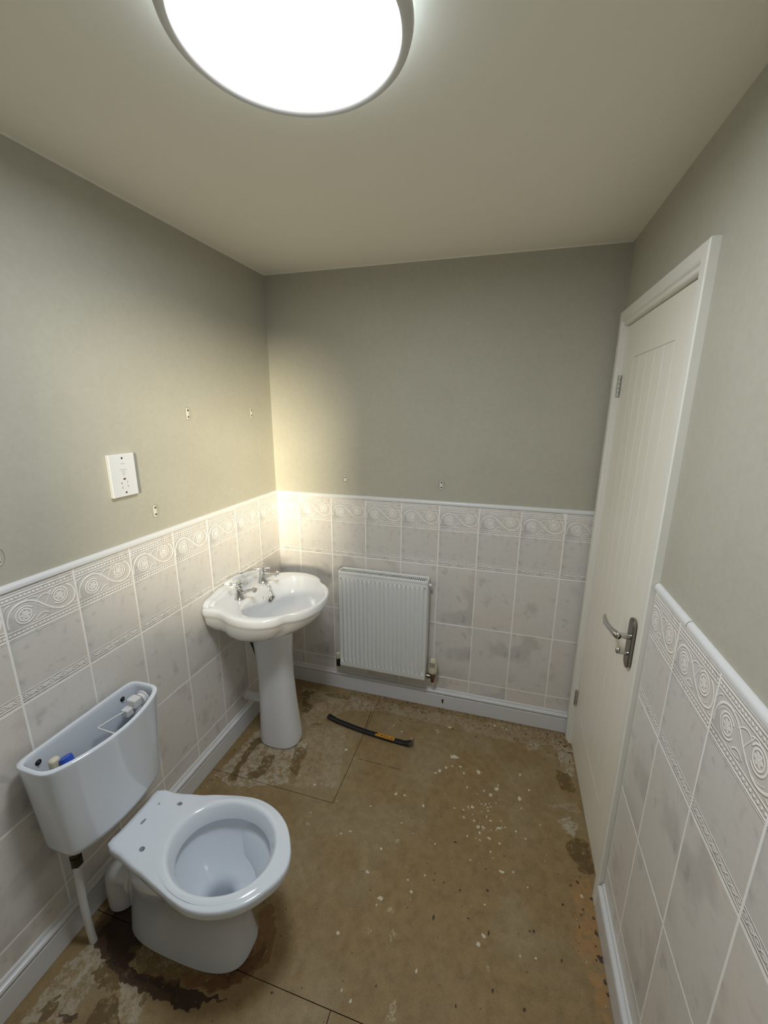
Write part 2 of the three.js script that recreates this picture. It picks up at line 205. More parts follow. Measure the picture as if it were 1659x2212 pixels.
const FT = 1.7; // metres covered by the floor texture
const floorTex = (() => {
  const n = 2048, d = new Uint8Array(n * n * 4), s = FT / n;
  const patches = FLOOR_PATCHES.map(([k, f, p]) => ({ k, f, p, x0: Math.min(...p.map((q) => q[0])) - 0.03, x1: Math.max(...p.map((q) => q[0])) + 0.03, z0: Math.min(...p.map((q) => q[1])) - 0.03, z1: Math.max(...p.map((q) => q[1])) + 0.03 }));
  const inside = (p, x, y) => { let c = false; for (let i = 0, j = p.length - 1; i < p.length; j = i++) if ((p[i][1] > y) !== (p[j][1] > y) && x < (p[j][0] - p[i][0]) * (y - p[i][1]) / (p[j][1] - p[i][1]) + p[i][0]) c = !c; return c; };
  const tone = [[178, 170, 154], [96, 76, 40], [54, 34, 18], [112, 76, 38], [168, 124, 74]];
  for (let j = 0; j < n; j++) for (let i = 0; i < n; i++) {
    const x = i * s, z = j * s, chip = fbm(x * 420, z * 420, 2), mid = fbm(x * 45 + 9, z * 45 + 4, 3), big = fbm(x * 5 + 2, z * 5 + 7, 3);
    const c = [138, 115, 77], worn = smooth(0.42, 0.75, big) * 0.5;
    const speck = (chip - 0.5) * 26 + (mid - 0.5) * 24;
    c[0] += speck + worn * 12; c[1] += speck * 0.95 + worn * 22; c[2] += speck * 0.8 + worn * 30;
    if (chip > 0.76) { c[0] -= 14; c[1] -= 14; c[2] -= 12; }
    const wx = x + (fbm(x * 55, z * 55 + 50, 4) - 0.5) * 0.028, wz = z + (fbm(x * 55 + 80, z * 55, 4) - 0.5) * 0.028;
    for (const q of patches) {
      if (x < q.x0 || x > q.x1 || z < q.z0 || z > q.z1 || !inside(q.p, wx, wz)) continue;
      const g = fbm(x * 70 + q.k * 9, z * 70, 3), fine = fbm(x * 260, z * 260 + q.k * 5, 2);
      let a = q.f * (q.k === 0 ? smooth(0.3, 0.62, g * 0.6 + fine * 0.4) : (q.k === 4 ? 0.75 * smooth(0.25, 0.6, g * 0.7 + fine * 0.3) : smooth(q.k === 2 ? 0.12 : 0.2, q.k === 2 ? 0.4 : 0.5, g * 0.7 + fine * 0.3)));
      for (let k = 0; k < 3; k++) c[k] = mix(c[k], tone[q.k][k] + speck * 0.5, a);
    }
    const o = (j * n + i) * 4; d[o] = clamp(c[0], 0, 255); d[o + 1] = clamp(c[1], 0, 255); d[o + 2] = clamp(c[2], 0, 255); d[o + 3] = 255;
  }
  const blot = (x, z, r, col, f, wob = 0.5) => {
    const ph = rnd() * 50, R = Math.ceil(r * 1.8 / s), ci = Math.round(x / s), cj = Math.round(z / s), el = 0.7 + rnd() * 0.6;
    for (let j = -R; j <= R; j++) for (let i = -R; i <= R; i++) {
      const a = ci + i, b = cj + j; if (a < 0 || b < 0 || a >= n || b >= n) continue;
      const t = Math.atan2(j, i), rr = r / s * (1 + (fbm(Math.cos(t) * 1.6 + ph, Math.sin(t) * 1.6 + ph, 2) - 0.5) * 2 * wob), q = Math.hypot(i * el, j / el) / rr, k = f * (1 - smooth(0.8, 1.1, q)) * (f < 0.5 ? smooth(0.3, 0.6, fbm(a / 6, b / 6, 2)) * 1.3 : 1);
      if (k > 0) for (let m = 0; m < 3; m++) d[(b * n + a) * 4 + m] = mix(d[(b * n + a) * 4 + m], col[m], k);
    }
  };
  for (const [x, z, r, f] of PAINT_SPOTS) blot(x, z, r, [206, 200, 180], f * 0.9, 0.7);
  for (let i = 0; i < 110; i++) blot(0.95 + (rnd() + rnd() + rnd() - 1.5) * 0.7, 0.55 + (rnd() + rnd() - 1) * 0.6, 0.0008 + rnd() * rnd() * 0.003, [196, 188, 166], 0.8);
  for (let i = 0; i < 45; i++) blot(1.28 + (rnd() + rnd() - 1) * 0.14, 0.62 + (rnd() + rnd() - 1) * 0.22, 0.001 + rnd() * 0.004, [204, 198, 178], 0.85, 0.9);
  for (let i = 0; i < 90; i++) blot(rnd() * 1.67, rnd() * 1.6, 0.001 + rnd() * 0.002, [150, 140, 116], 0.6);
  for (const [x, z, r] of DARK_SPECKS) blot(x, z, r * 0.6, [52, 40, 28], 0.85, 0.9);
  for (let i = 0; i < 150; i++) blot(rnd() * 1.67, rnd() * 1.6, 0.0006 + rnd() * 0.0016, [58, 46, 32], 0.8, 0.9);
  for (let i = 0; i < 160; i++) blot(0.45 + rnd() * 1.2, 0.02 + rnd() * rnd() * 0.2, 0.001 + rnd() * 0.003, [40, 32, 26], 0.9, 0.9);
  // scratches and the worn old cut line
  const scratch = (x0, z0, x1, z1, r, col, f) => { const m = Math.ceil(Math.hypot(x1 - x0, z1 - z0) / 0.002); for (let i = 0; i <= m; i++) if (rnd() < 0.8) blot(mix(x0, x1, i / m) + (rnd() - 0.5) * 0.002, mix(z0, z1, i / m) + (rnd() - 0.5) * 0.002, r * (0.6 + rnd() * 0.6), col, f, 0.6); };
  scratch(0.66, 0.487, 0.87, 0.49, 0.0022, [70, 56, 36], 0.7); scratch(0.70, 0.496, 0.80, 0.489, 0.0012, [160, 146, 112], 0.5);
  scratch(0.618, 0.16, 0.626, 0.3, 0.003, [66, 50, 30], 0.6);
  const t = new THREE.DataTexture(d, n, n, THREE.RGBAFormat);
  t.wrapS = t.wrapT = THREE.MirroredRepeatWrapping; t.magFilter = THREE.LinearFilter; t.minFilter = THREE.LinearMipmapLinearFilter; t.generateMipmaps = true; t.colorSpace = THREE.SRGBColorSpace; t.needsUpdate = true; return t;
})();
M.floor = std(0xffffff, 0.62, { map: floorTex });

// ---------------------------------------------------------------- the room
const floor = structure('floor', 'bare stained chipboard floor with paint spots and glue marks', 'floor');
mesh('subfloor', metreUV(box(-0.1, W + 0.1, -0.12, -0.012, -0.1, DEPTH + 0.25)), M.dark, floor);
{
  const g = 0.0012, board = (pts) => {
    const geo = extrude(shapeOf(pts.map(([x, z]) => [x, -z])), 0.0118); geo.rotateX(-Math.PI / 2).translate(0, -0.0118, 0); geo.computeVertexNormals();
    const p = geo.attributes.position, uv = geo.attributes.uv; for (let i = 0; i < p.count; i++) uv.setXY(i, p.getX(i) / FT, p.getZ(i) / FT);
    mesh('board', geo, M.floor, floor);
  };
  const d = DEPTH + 0.02, e = -0.02, w = W + 0.09;
  board([[e, e], [0.633 - g, e], [0.633 - g, 0.741 - g], [e, 0.741 - g]]);
  board([[0.633 + g, e], [w, e], [w, 1.335 - g], [e, 1.335 - g], [e, 0.741 + g], [0.633 + g, 0.741 + g]]);
  board([[e, 1.335 + g], [0.88 - g, 1.335 + g], [0.88 - g, d], [e, d]]);
  board([[0.88 + g, 1.335 + g], [w, 1.335 + g], [w, d], [0.88 + g, d]]);
}
const ceiling = structure('ceiling', 'plain off-white painted ceiling', 'ceiling');
mesh('plaster', metreUV(box(-0.1, W + 0.1, H, H + 0.1, -0.1, DEPTH + 0.25)), M.ceiling, ceiling);

mesh('paint_line', box(-0.002, 0.0005, H - 0.005, H, 0, DEPTH), M.ceiling, ceiling); mesh('paint_line', box(0, W, H - 0.005, H, -0.002, 0.0005), M.ceiling, ceiling);

const T = 1.1885, ROW = 0.3309, COL = 0.2, FACE = 0.004;
const wallLeft = structure('wall_left', 'left wall, grey-beige paint above cream decorated tiles', 'wall');
mesh('plaster', metreUV(box(-0.1, -0.002, 0, H, -0.1, DEPTH + 0.25)), M.paint, wallLeft);
const wallBack = structure('wall_back', 'end wall behind the radiator, painted above cream tiles', 'wall');
mesh('plaster', metreUV(box(-0.002, W + 0.002, 0, H, -0.1, -0.002)), M.paint, wallBack);
const wallRight = structure('wall_right', 'wall with the white door, painted above cream tiles', 'wall');
{
  const z0 = -0.1, z1 = DEPTH + 0.25, a = 0.07, b = 0.80, top = 2.004;
  const g = swapXZ(extrude(shapeOf([[z0, 0], [a, 0], [a, top], [b, top], [b, 0], [z1, 0], [z1, H], [z0, H]]), 0.1)); g.translate(W + 0.002, 0, 0);
  mesh('plaster', metreUV(g), M.paint, wallRight);
}
const wallRear = structure('wall_rear', 'wall with the window behind the camera', 'wall');
const WIN = { x0: 0.73, x1: 1.46, y0: 1.14, y1: 2.2 };
{
  const { x0, x1, y0, y1 } = WIN;
  const g = extrude(shapeOf([[0, 0], [W, 0], [W, H], [0, H]], [[[x0, y0], [x0, y1], [x1, y1], [x1, y0]]]), 0.2); g.translate(0, 0, DEPTH);
  mesh('plaster', metreUV(g), M.paint, wallRear);
}
const window1 = structure('window_1', 'white framed window in the wall behind the camera', 'window');
{
  const { x0, x1, y0, y1 } = WIN, z = DEPTH + 0.08, f = 0.05;
  mesh('window_frame', extrude(shapeOf([[x0, y0], [x1, y0], [x1, y1], [x0, y1]], [[[x0 + f, y0 + f], [x0 + f, y1 - f], [x1 - f, y1 - f], [x1 - f, y0 + f]]]), 0.06).translate(0, 0, z), M.white, window1);
  mesh('pane', box(x0 + f, x1 - f, y0 + f, y1 - f, z + 0.028, z + 0.032), new THREE.MeshPhysicalMaterial({ color: 0xffffff, roughness: 0.15, transmission: 1, thickness: 0 }), window1);
}

// tiles -------------------------------------------------------------
const tileCache = new Map();
function tileGeo(w, h, decor, variant, u0 = 0, v0 = 0) {
  const key = [w.toFixed(4), h.toFixed(4), decor, variant, u0.toFixed(4), v0.toFixed(4)].join();
  if (tileCache.has(key)) return tileCache.get(key);
  const c = 0.0014, d = 0.006, ring = (i, z) => [[i, i, z], [w - i, i, z], [w - i, h - i, z], [i, h - i, z]];
  const R = [ring(0, 0), ring(0, d - c), ring(c, d)], v = [], uv = [];
  const ou = (variant * 0.37) % 1, ov = (variant * 0.61) % 1;
  const put = (q) => { v.push(q[0], q[1], q[2] - d); uv.push(...(decor ? [(u0 + q[0]) / TW, (v0 + q[1]) / TH] : [q[0] + ou, q[1] + ov])); };
  const quad = (a, b, e, f) => { [a, b, e, a, e, f].forEach(put); };
  quad(...R[2]);
  for (let k = 0; k < 2; k++) for (let i = 0; i < 4; i++) quad(R[k][i], R[k][(i + 1) % 4], R[k + 1][(i + 1) % 4], R[k + 1][i]);
  const g = new THREE.BufferGeometry(); g.setAttribute('position', new THREE.Float32BufferAttribute(v, 3)); g.setAttribute('uv', new THREE.Float32BufferAttribute(uv, 2)); g.computeVertexNormals();
  tileCache.set(key, g); return g;
}
// s runs to the right along the wall as seen from inside the room; place(s, y) gives the lower left corner of a tile
function tileWall(parent, s0, s1, joint, turn, place) {
  const half = 0.0021; let n = 0;
  for (let s = joint - Math.ceil((joint - s0) / COL) * COL; s < s1 - 1e-6; s += COL) {
    const a = Math.max(s, s0) + (s < s0 ? 0 : half), b = Math.min(s + COL, s1) - (s + COL > s1 ? 0 : half); if (b - a < 0.008) continue;
    const cutLeft = a - (s + half);
    for (let r = 0; r < 4; r++) {
      const top = T - r * ROW - half, bottom = Math.max(0.06, T - (r + 1) * ROW + half);
      const v = r === 0 ? 0 : (n * 5 + r * 3) % 9; n++;
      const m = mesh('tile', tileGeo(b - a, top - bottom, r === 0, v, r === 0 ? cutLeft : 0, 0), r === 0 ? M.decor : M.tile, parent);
      m.rotation.y = turn + (rnd() - 0.5) * 0.004; m.rotation.x = (rnd() - 0.5) * 0.002; m.position.set(...place(a, bottom));
    }
  }
}
tileWall(wallLeft, -DEPTH, -0.001, -0.1949, Math.PI / 2, (s, y) => [FACE, y, -s]);
tileWall(wallBack, 0.003, W - 0.003, 0.1384, 0, (s, y) => [s, y, FACE]);
tileWall(wallRight, 0.847, DEPTH, 1.0207, -Math.PI / 2, (s, y) => [W - FACE, y, s]);
mesh('grout', box(-0.002, FACE - 0.0005, 0.05, T + 0.001, 0, DEPTH), M.grout, wallLeft);
mesh('grout', box(0, W, 0.05, T + 0.001, -0.002, FACE - 0.0005), M.grout, wallBack);
mesh('grout', box(W - FACE + 0.0005, W + 0.002, 0.05, T + 0.001, 0.845, DEPTH), M.grout, wallRight);
// rounded trim along the top of the tiles
const trimPts = (() => { const p = [[-0.002, 0.001], [0.0095, 0.001]]; for (let i = 0; i <= 8; i++) { const t = i / 8 * Math.PI / 2; p.push([-0.002 + 0.0115 * Math.cos(t), 0.0065 + 0.0115 * Math.sin(t)]); } p.push([-0.002, 0.018]); return p; })();
const trimShape = shapeOf(trimPts);
mesh('dado_trim', extrude(trimShape, DEPTH).translate(0, T, 0), M.white, wallLeft);
mesh('dado_trim', swapXZ(extrude(trimShape, W)).translate(0, T, 0), M.white, wallBack);
const trimR = shapeOf(trimPts.map(([a, b]) => [-a, b]).reverse());
mesh('dado_trim', extrude(trimR, 1.0605 - 0.845).translate(W, T, 0.845), M.white, wallRight);
mesh('dado_trim', extrude(trimR, DEPTH - 1.0625).translate(W + 0.0006, T - 0.0006, 1.0625), M.white, wallRight);

// skirting boards ----------------------------------------------------
const skirtPts = (() => { // moulded top: fillet, round bead, cove, flat face
  const p = [[0.002, 0], [0.018, 0], [0.018, 0.080], [0.0165, 0.083], [0.0130, 0.084], [0.0130, 0.0865]];
  for (let i = 0; i <= 10; i++) { const t = -Math.PI / 2 + i / 10 * Math.PI; p.push([0.0125 + 0.0085 * Math.cos(t), 0.0965 + 0.0095 * Math.sin(t)]); }
  p.push([0.0085, 0.1065], [0.0085, 0.112], [0.006, 0.1165], [0.002, 0.118]); return p;
})();
const skirtShape = shapeOf(skirtPts);
const bbL = structure('baseboard_left', 'white moulded skirting board below the tiles behind the toilet', 'skirting board');
mesh('board', extrude(skirtShape, DEPTH - 0.002).translate(0.002, 0.0015, 0.002), M.skirting, bbL);
const bbB = structure('baseboard_back', 'white moulded skirting board below the radiator', 'skirting board');
mesh('board', swapXZ(extrude(skirtShape, W - 0.038)).translate(0.021, 0.0015, 0.002), M.skirting, bbB);
mesh('nail_hole', (() => { const s = new THREE.Shape(); s.absarc(0, 0, 0.0055, -0.4, Math.PI + 0.4); s.lineTo(-0.003, -0.02); s.lineTo(0.003, -0.021); return extrude(s, 0.0012).translate(1.0, 0.056, 0.0206); })(), M.brass, bbB);
const bbR = structure('baseboard_right', 'white moulded skirting board beside the door', 'skirting board');
mesh('board', extrude(shapeOf(skirtPts.map(([a, b]) => [-a, b]).reverse()), DEPTH - 0.85).translate(W - 0.002, 0.0015, 0.848), M.skirting, bbR);

// door ---------------------------------------------------------------
const door = structure('door_1', 'white cottage-style panelled door with a chrome lever handle', 'door');
{
  const zi0 = 0.086, zi1 = 0.784, yi = 1.988;
  const prof = [[0, -0.003], [0, 0.011], [0.003, 0.0135], [0.009, 0.0135], [0.0115, 0.0115], [0.014, 0.0125], [0.019, 0.018], [0.025, 0.0205], [0.054, 0.0205], [0.058, 0.0175], [0.058, -0.003]];
  const corner = (zs, z, y, top) => prof.map(([w, t]) => [W - t, top ? y + w : y, z + zs * w]);
  const piece = (a, b) => { const g = skin([a, b], { closed: false }).toNonIndexed(); g.computeVertexNormals(); return g; };
  const c0 = corner(1, zi1, 0.001, false), c1 = corner(1, zi1, yi, true), c2 = corner(-1, zi0, yi, true), c3 = corner(-1, zi0, 0.001, false);
  mesh('architrave', piece(c0, c1), M.frame, door); mesh('architrave', piece(c1, c2), M.frame, door); mesh('architrave', piece(c2, c3), M.frame, door);
  // lining
  mesh('door_lining', merge([box(W + 0.002, W + 0.1, 0, 2.004, 0.07, 0.0875), box(W + 0.002, W + 0.1, 0, 2.004, 0.7825, 0.80), box(W + 0.002, W + 0.1, 1.9865, 2.004, 0.0875, 0.7825), box(W + 0.045, W + 0.06, 0, 1.9865, 0.0875, 0.1), box(W + 0.045, W + 0.06, 0, 1.9865, 0.77, 0.7825)]), M.frame, door);
  const leaf = new THREE.Group(); leaf.name = 'door_leaf'; door.add(leaf);
  const x0 = W + 0.003, x1 = W + 0.041;
  mesh('core', box(x0 + 0.006, x1, 0.006, 1.9835, 0.0905, 0.7795), M.door, leaf);
  const b = (name, y0, y1, z0, z1) => mesh(name, rbox(x0, x0 + 0.007, y0, y1, z0, z1, 0.0016, 2), M.door, leaf);
  mesh('leaf_frame', swapXZ(extrude(shapeOf([[0.0905, 0.006], [0.7795, 0.006], [0.7795, 1.9835], [0.0905, 1.9835]], [[[0.2215, 0.2315], [0.2215, 1.8555], [0.6445, 1.8555], [0.6445, 0.2315]]]), 0.005, { bevelEnabled: true, bevelThickness: 0.001, bevelSize: 0.001, bevelSegments: 2 })).translate(x0 + 0.001, 0, 0), M.door, leaf);
  for (let i = 0; i < 5; i++) b('plank', 0.2335, 1.8535, 0.2225 + i * 0.0842 + 0.0006, 0.2225 + (i + 1) * 0.0842 - 0.0006);
  // hinges
  for (const y of [1.757, 0.278]) {
    const h = new THREE.Group(); h.name = 'hinge'; door.add(h);
    for (let k = 0; k < 5; k++) mesh('knuckle', cyl(0.0065, 0.0065, 0.0155).translate(W - 0.006, y - 0.034 + k * 0.017, 0.0905), M.chrome, h);
  }
  // handle set
  const hs = new THREE.Group(); hs.name = 'handle'; door.add(hs);
  const plate = new THREE.Shape(); plate.moveTo(-0.021, -0.062); plate.absarc(0, -0.062, 0.021, Math.PI, 2 * Math.PI); plate.absarc(0, 0.062, 0.021, 0, Math.PI); plate.closePath();
  const pg = swapXZ(extrude(plate, 0.004, { bevelEnabled: true, bevelThickness: 0.003, bevelSize: 0.003, bevelSegments: 3, curveSegments: 16 })); pg.translate(W - 0.007, 0.945, 0.711);
  mesh('backplate', pg, M.steel, hs);
  mesh('lever', merge([
    new THREE.CylinderGeometry(0.0085, 0.011, 0.042, 20).rotateZ(Math.PI / 2).translate(W - 0.026, 0.969, 0.714),
    (() => { const P = [[W - 0.044, 0.969, 0.724], [W - 0.049, 0.969, 0.708], [W - 0.054, 0.967, 0.68], [W - 0.058, 0.965, 0.65], [W - 0.060, 0.966, 0.62], [W - 0.059, 0.969, 0.603], [W - 0.057, 0.971, 0.594]], Wd = [0.011, 0.013, 0.0105, 0.0105, 0.0145, 0.015, 0.008], Tk = [0.009, 0.0095, 0.008, 0.007, 0.007, 0.006, 0.003];
      return skin(P.map((q, i) => Array.from({ length: 14 }, (_, k) => { const t = k / 14 * 2 * Math.PI; return [q[0] + Tk[i] * Math.cos(t), q[1] + Wd[i] * Math.sin(t), q[2]]; })), { capStart: true, capEnd: true }); })(),
  ]), M.chrome, hs);
  mesh('thumb_turn', merge([new THREE.CylinderGeometry(0.006, 0.008, 0.024, 18).rotateZ(Math.PI / 2).translate(W - 0.018, 0.908, 0.711), new THREE.SphereGeometry(0.0125, 18, 12).scale(0.6, 1, 0.8).translate(W - 0.034, 0.911, 0.706)]), M.chrome, hs);
}

// ---------------------------------------------------------------- ceiling lamp
{
  const t = thing('ceiling_lamp', 'large round flush ceiling light with glowing white disc', 'lamp', [0.848, H, 1.287]);
  mesh('lamp_housing', lathe([[0, 0], [0.165, 0], [0.165, -0.004], [0, -0.004]], 64), M.white, t);
  mesh('glow_band', lathe([[0.163, -0.004], [0.163, -0.034]], 64), std(0xffffff, 0.5, { emissive: new THREE.Color(0.75, 0.88, 1), emissiveIntensity: 4.5 }), t);
  mesh('rim', lathe([[0.150, -0.034], [0.199, -0.034], [0.2045, -0.037], [0.206, -0.042], [0.203, -0.051], [0.195, -0.057], [0.1875, -0.058], [0.1855, -0.052], [0.1855, -0.040], [0.150, -0.040]], 96), M.white, t);
  mesh('diffuser', lathe([[0, -0.056], [0.1, -0.0555], [0.17, -0.054], [0.1855, -0.051]], 96), std(0xffffff, 0.5, { emissive: new THREE.Color(0.97, 0.99, 1), emissiveIntensity: 1.6 }), t);
  const l = new THREE.RectAreaLight(new THREE.Color(0.91, 0.975, 1.06), 42, 0.26, 0.26);
  l.position.set(0, -0.06, 0); l.rotation.x = -Math.PI / 2; t.add(l);
}

// ---------------------------------------------------------------- toilet
{
  const t = thing('toilet', 'white close-coupled toilet with its seat and cistern lid removed', 'toilet', [0, 0, 1.279]);
  const N = 120, cx = 0.5;
  const outer = polar([[0.186, 0], [0.186, 0.05], [0.187, 0.098], [0.24, 0.107], [0.29, 0.118], [0.35, 0.130], [0.42, 0.147], [0.48, 0.160], [0.53, 0.166], [0.58, 0.160], [0.63, 0.141], [0.67, 0.114], [0.705, 0.072], [0.727, 0.032], [0.733, 0]], cx, N);
  const ell = (ax, az, x0 = 0.518) => Array.from({ length: N }, (_, i) => { const a = -Math.PI + (i + 0.5) / N * 2 * Math.PI; return [x0 + ax * Math.cos(a), az * Math.sin(a)]; });
  const at = (ring, y) => ring.map(([x, z]) => [x, typeof y === 'function' ? y(x, z) : y, z]);
  const between = (A, B, k) => A.map(([x, z], i) => [mix(x, B[i][0], k), mix(z, B[i][1], k)]);
  const squash = (ring, kx, kz, x0) => ring.map(([x, z]) => [x0 + (x - x0) * kx, z * kz]);
  const foot = (x0, x1, hz, pw) => Array.from({ length: N }, (_, i) => { const a = -Math.PI + (i + 0.5) / N * 2 * Math.PI, c = Math.cos(a), s = Math.sin(a), r = Math.pow(Math.abs(c), pw) + Math.pow(Math.abs(s), pw), q = Math.pow(r, -1 / pw); return [(x0 + x1) / 2 + (x1 - x0) / 2 * q * c, hz * q * s]; });
  const deck = (x) => 0.4005 + 0.007 * smooth(0.262, 0.225, x) - 0.0035 * smooth(0.40, 0.34, x);
  const inner = ell(0.163, 0.134);
  const pan = [
    at(ell(0.030, 0.030, 0.40), 0.060), at(ell(0.034, 0.033, 0.43), 0.068), at(ell(0.036, 0.034, 0.462), 0.084), at(ell(0.037, 0.035, 0.480), 0.118), at(ell(0.040, 0.038, 0.487), 0.160), at(ell(0.046, 0.044, 0.489), 0.188), at(ell(0.064, 0.060, 0.494), 0.208), at(ell(0.110, 0.094, 0.508), 0.242), at(ell(0.143, 0.120, 0.516), 0.295), at(ell(0.156, 0.131), 0.33), at(ell(0.157, 0.132), 0.346),
    at(ell(0.150, 0.125), 0.352), at(ell(0.1445, 0.118), 0.353), at(ell(0.143, 0.117), 0.357), at(ell(0.148, 0.121), 0.376), at(ell(0.157, 0.129), 0.396), at(inner, 0.403), at(ell(0.172, 0.142), 0.4055),
    at(between(ell(0.18, 0.149), outer, 0.25), (x) => mix(0.4045, deck(x), 0.6)), at(between(inner, outer, 0.6), deck), at(between(inner, outer, 0.88), (x) => deck(x) - 0.0005), at(between(inner, outer, 0.97), (x) => deck(x) - 0.004), at(outer, (x) => deck(x) - 0.011), at(outer, (x) => deck(x) - 0.026),
    at(squash(outer, 0.985, 0.97, 0.45), 0.364), at(squash(outer, 0.95, 0.92, 0.43), 0.349), at(between(squash(outer, 0.92, 0.86, 0.42), foot(0.21, 0.66, 0.128, 2.2), 0.5), 0.335), at(foot(0.19, 0.65, 0.124, 2.2), 0.30), at(foot(0.175, 0.605, 0.108, 2.3), 0.24), at(foot(0.165, 0.578, 0.096, 2.5), 0.17), at(foot(0.16, 0.575, 0.092, 2.7), 0.10), at(foot(0.155, 0.582, 0.093, 2.9), 0.04), at(foot(0.152, 0.588, 0.096, 3), 0.008), at(foot(0.153, 0.587, 0.095, 3), 0.0015),
  ];
  const drill = (r, kx, kz, x, z) => cyl(r, r, 0.06, 24).scale(kx, 1, kz).translate(x, 0.396, z);
  mesh('pan', cut(skin(pan, { capStart: true, capEnd: true }), [drill(0.0072, 1.25, 1, 0.297, -0.0755), drill(0.0072, 1.25, 1, 0.297, 0.0755), drill(0.0054, 0.8, 1.9, 0.233, 0.008), drill(0.0024, 1, 1.6, 0.233, -0.055)]), M.ceramic, t);
  // cistern: open tub with a bowed front
  const tub = (xb, xf, hw, bow) => {
    let q = []; const n = 24;
    for (let i = 0; i <= n; i++) q.push([xb, mix(-hw, hw, i / n)]);
    for (let i = 1; i < 8; i++) q.push([mix(xb, xf - bow, i / 8), hw]);
    for (let i = 0; i <= n; i++) { const u = i / n * 2 - 1; q.push([xf - bow * u * u, -hw * u]); }
    for (let i = 1; i < 8; i++) q.push([mix(xf - bow, xb, i / 8), -hw]);
    for (let k = 0; k < 4; k++) q = q.map((a, i) => { const b = q[(i + q.length - 1) % q.length], c = q[(i + 1) % q.length]; return [(b[0] + 2 * a[0] + c[0]) / 4, (b[1] + 2 * a[1] + c[1]) / 4]; });
    return q;
  };
  const C = [
    at(tub(0.05, 0.15, 0.12, 0.02), 0.409), at(tub(0.04, 0.172, 0.152, 0.03), 0.4095), at(tub(0.036, 0.181, 0.163, 0.034), 0.418), at(tub(0.034, 0.186, 0.168, 0.037), 0.435), at(tub(0.034, 0.192, 0.175, 0.041), 0.53), at(tub(0.034, 0.199, 0.183, 0.046), 0.64), at(tub(0.034, 0.207, 0.190, 0.052), 0.715), at(tub(0.034, 0.209, 0.1925, 0.053), 0.728), at(tub(0.036, 0.2075, 0.191, 0.053), 0.7325),
    at(tub(0.044, 0.200, 0.183, 0.052), 0.7335), at(tub(0.047, 0.197, 0.180, 0.052), 0.731), at(tub(0.048, 0.195, 0.178, 0.051), 0.72), at(tub(0.048, 0.183, 0.168, 0.045), 0.58), at(tub(0.048, 0.172, 0.157, 0.036), 0.44), at(tub(0.06, 0.15, 0.13, 0.025), 0.43),
  ];
  const cis = mesh('cistern', skin(C, { capStart: true, capEnd: true }), M.ceramic, t);
  for (const z of [-0.135, 0.137]) mesh('fixing_bolt', merge([lathe([[0, 0.006], [0.004, 0.006], [0.0045, 0.001], [0.0085, 0.0005], [0.0085, 0]], 18).rotateZ(-Math.PI / 2)]).translate(0.0485, 0.697, z), M.dark, cis);
  // inlet valve with its float arm
  const iv = new THREE.Group(); iv.name = 'inlet_valve'; t.add(iv);
  mesh('valve_head', merge([rbox(0.086, 0.122, 0.685, 0.718, -0.148, -0.116, 0.006), new THREE.CylinderGeometry(0.021, 0.021, 0.014, 24).rotateX(Math.PI / 2).translate(0.112, 0.700, -0.152), new THREE.TorusGeometry(0.0225, 0.0035, 8, 28).translate(0.112, 0.700, -0.159), rbox(0.084, 0.112, 0.668, 0.694, -0.122, -0.094, 0.004)]), M.plastic, iv);
  mesh('float_arm', tube([[0.097, 0.688, -0.100], [0.090, 0.689, -0.07], [0.082, 0.690, -0.024], [0.0815, 0.6902, -0.018], [0.087, 0.690, -0.015], [0.12, 0.689, -0.014], [0.182, 0.686, -0.016]], 0.0024, 60, 8, 0.3), M.plastic, iv);
  mesh('valve_stem', cyl(0.013, 0.013, 0.24).translate(0.108, 0.565, -0.135), M.plastic, iv);
  const fl = new THREE.Group(); fl.name = 'overflow'; t.add(fl);
  mesh('overflow_tube', rbox(0.082, 0.104, 0.55, 0.712, 0.112, 0.138, 0.008), M.cream, fl);
  mesh('overflow_cap', cyl(0.016, 0.016, 0.03).rotateZ(0.4).translate(0.116, 0.690, 0.106), M.blue, fl);
  mesh('siphon', merge([new THREE.CylinderGeometry(0.028, 0.036, 0.12, 28).translate(0.115, 0.49, 0.0), tube([[0.115, 0.54, 0], [0.115, 0.575, 0.012], [0.115, 0.575, 0.05], [0.115, 0.53, 0.066], [0.115, 0.44, 0.066]], 0.018, 40, 14)]), M.rust, t);
  const sp = new THREE.Group(); sp.name = 'supply_pipe'; sp.position.set(0.088, 0, 0.125); t.add(sp);
  mesh('pipe', tube([[0, 0.001, 0], [0.0, 0.03, 0.002], [0.002, 0.14, 0.006], [0.006, 0.26, 0.006], [0.012, 0.335, 0.005]], 0.0105, 40, 16), M.plastic, sp);
  mesh('tap_connector', merge([new THREE.CylinderGeometry(0.017, 0.017, 0.03, 6).translate(0.013, 0.352, 0.005), cyl(0.0125, 0.0125, 0.05).translate(0.014, 0.388, 0.005)]), M.brass, sp);
  mesh('soil_connector', merge([tube([[0.20, 0.155, 0], [0.13, 0.155, 0], [0.09, 0.135, 0], [0.078, 0.09, 0], [0.078, 0.004, 0]], 0.046, 40, 24), new THREE.TorusGeometry(0.048, 0.008, 10, 32).rotateY(Math.PI / 2).translate(0.165, 0.155, 0)]), M.plastic, t);
}
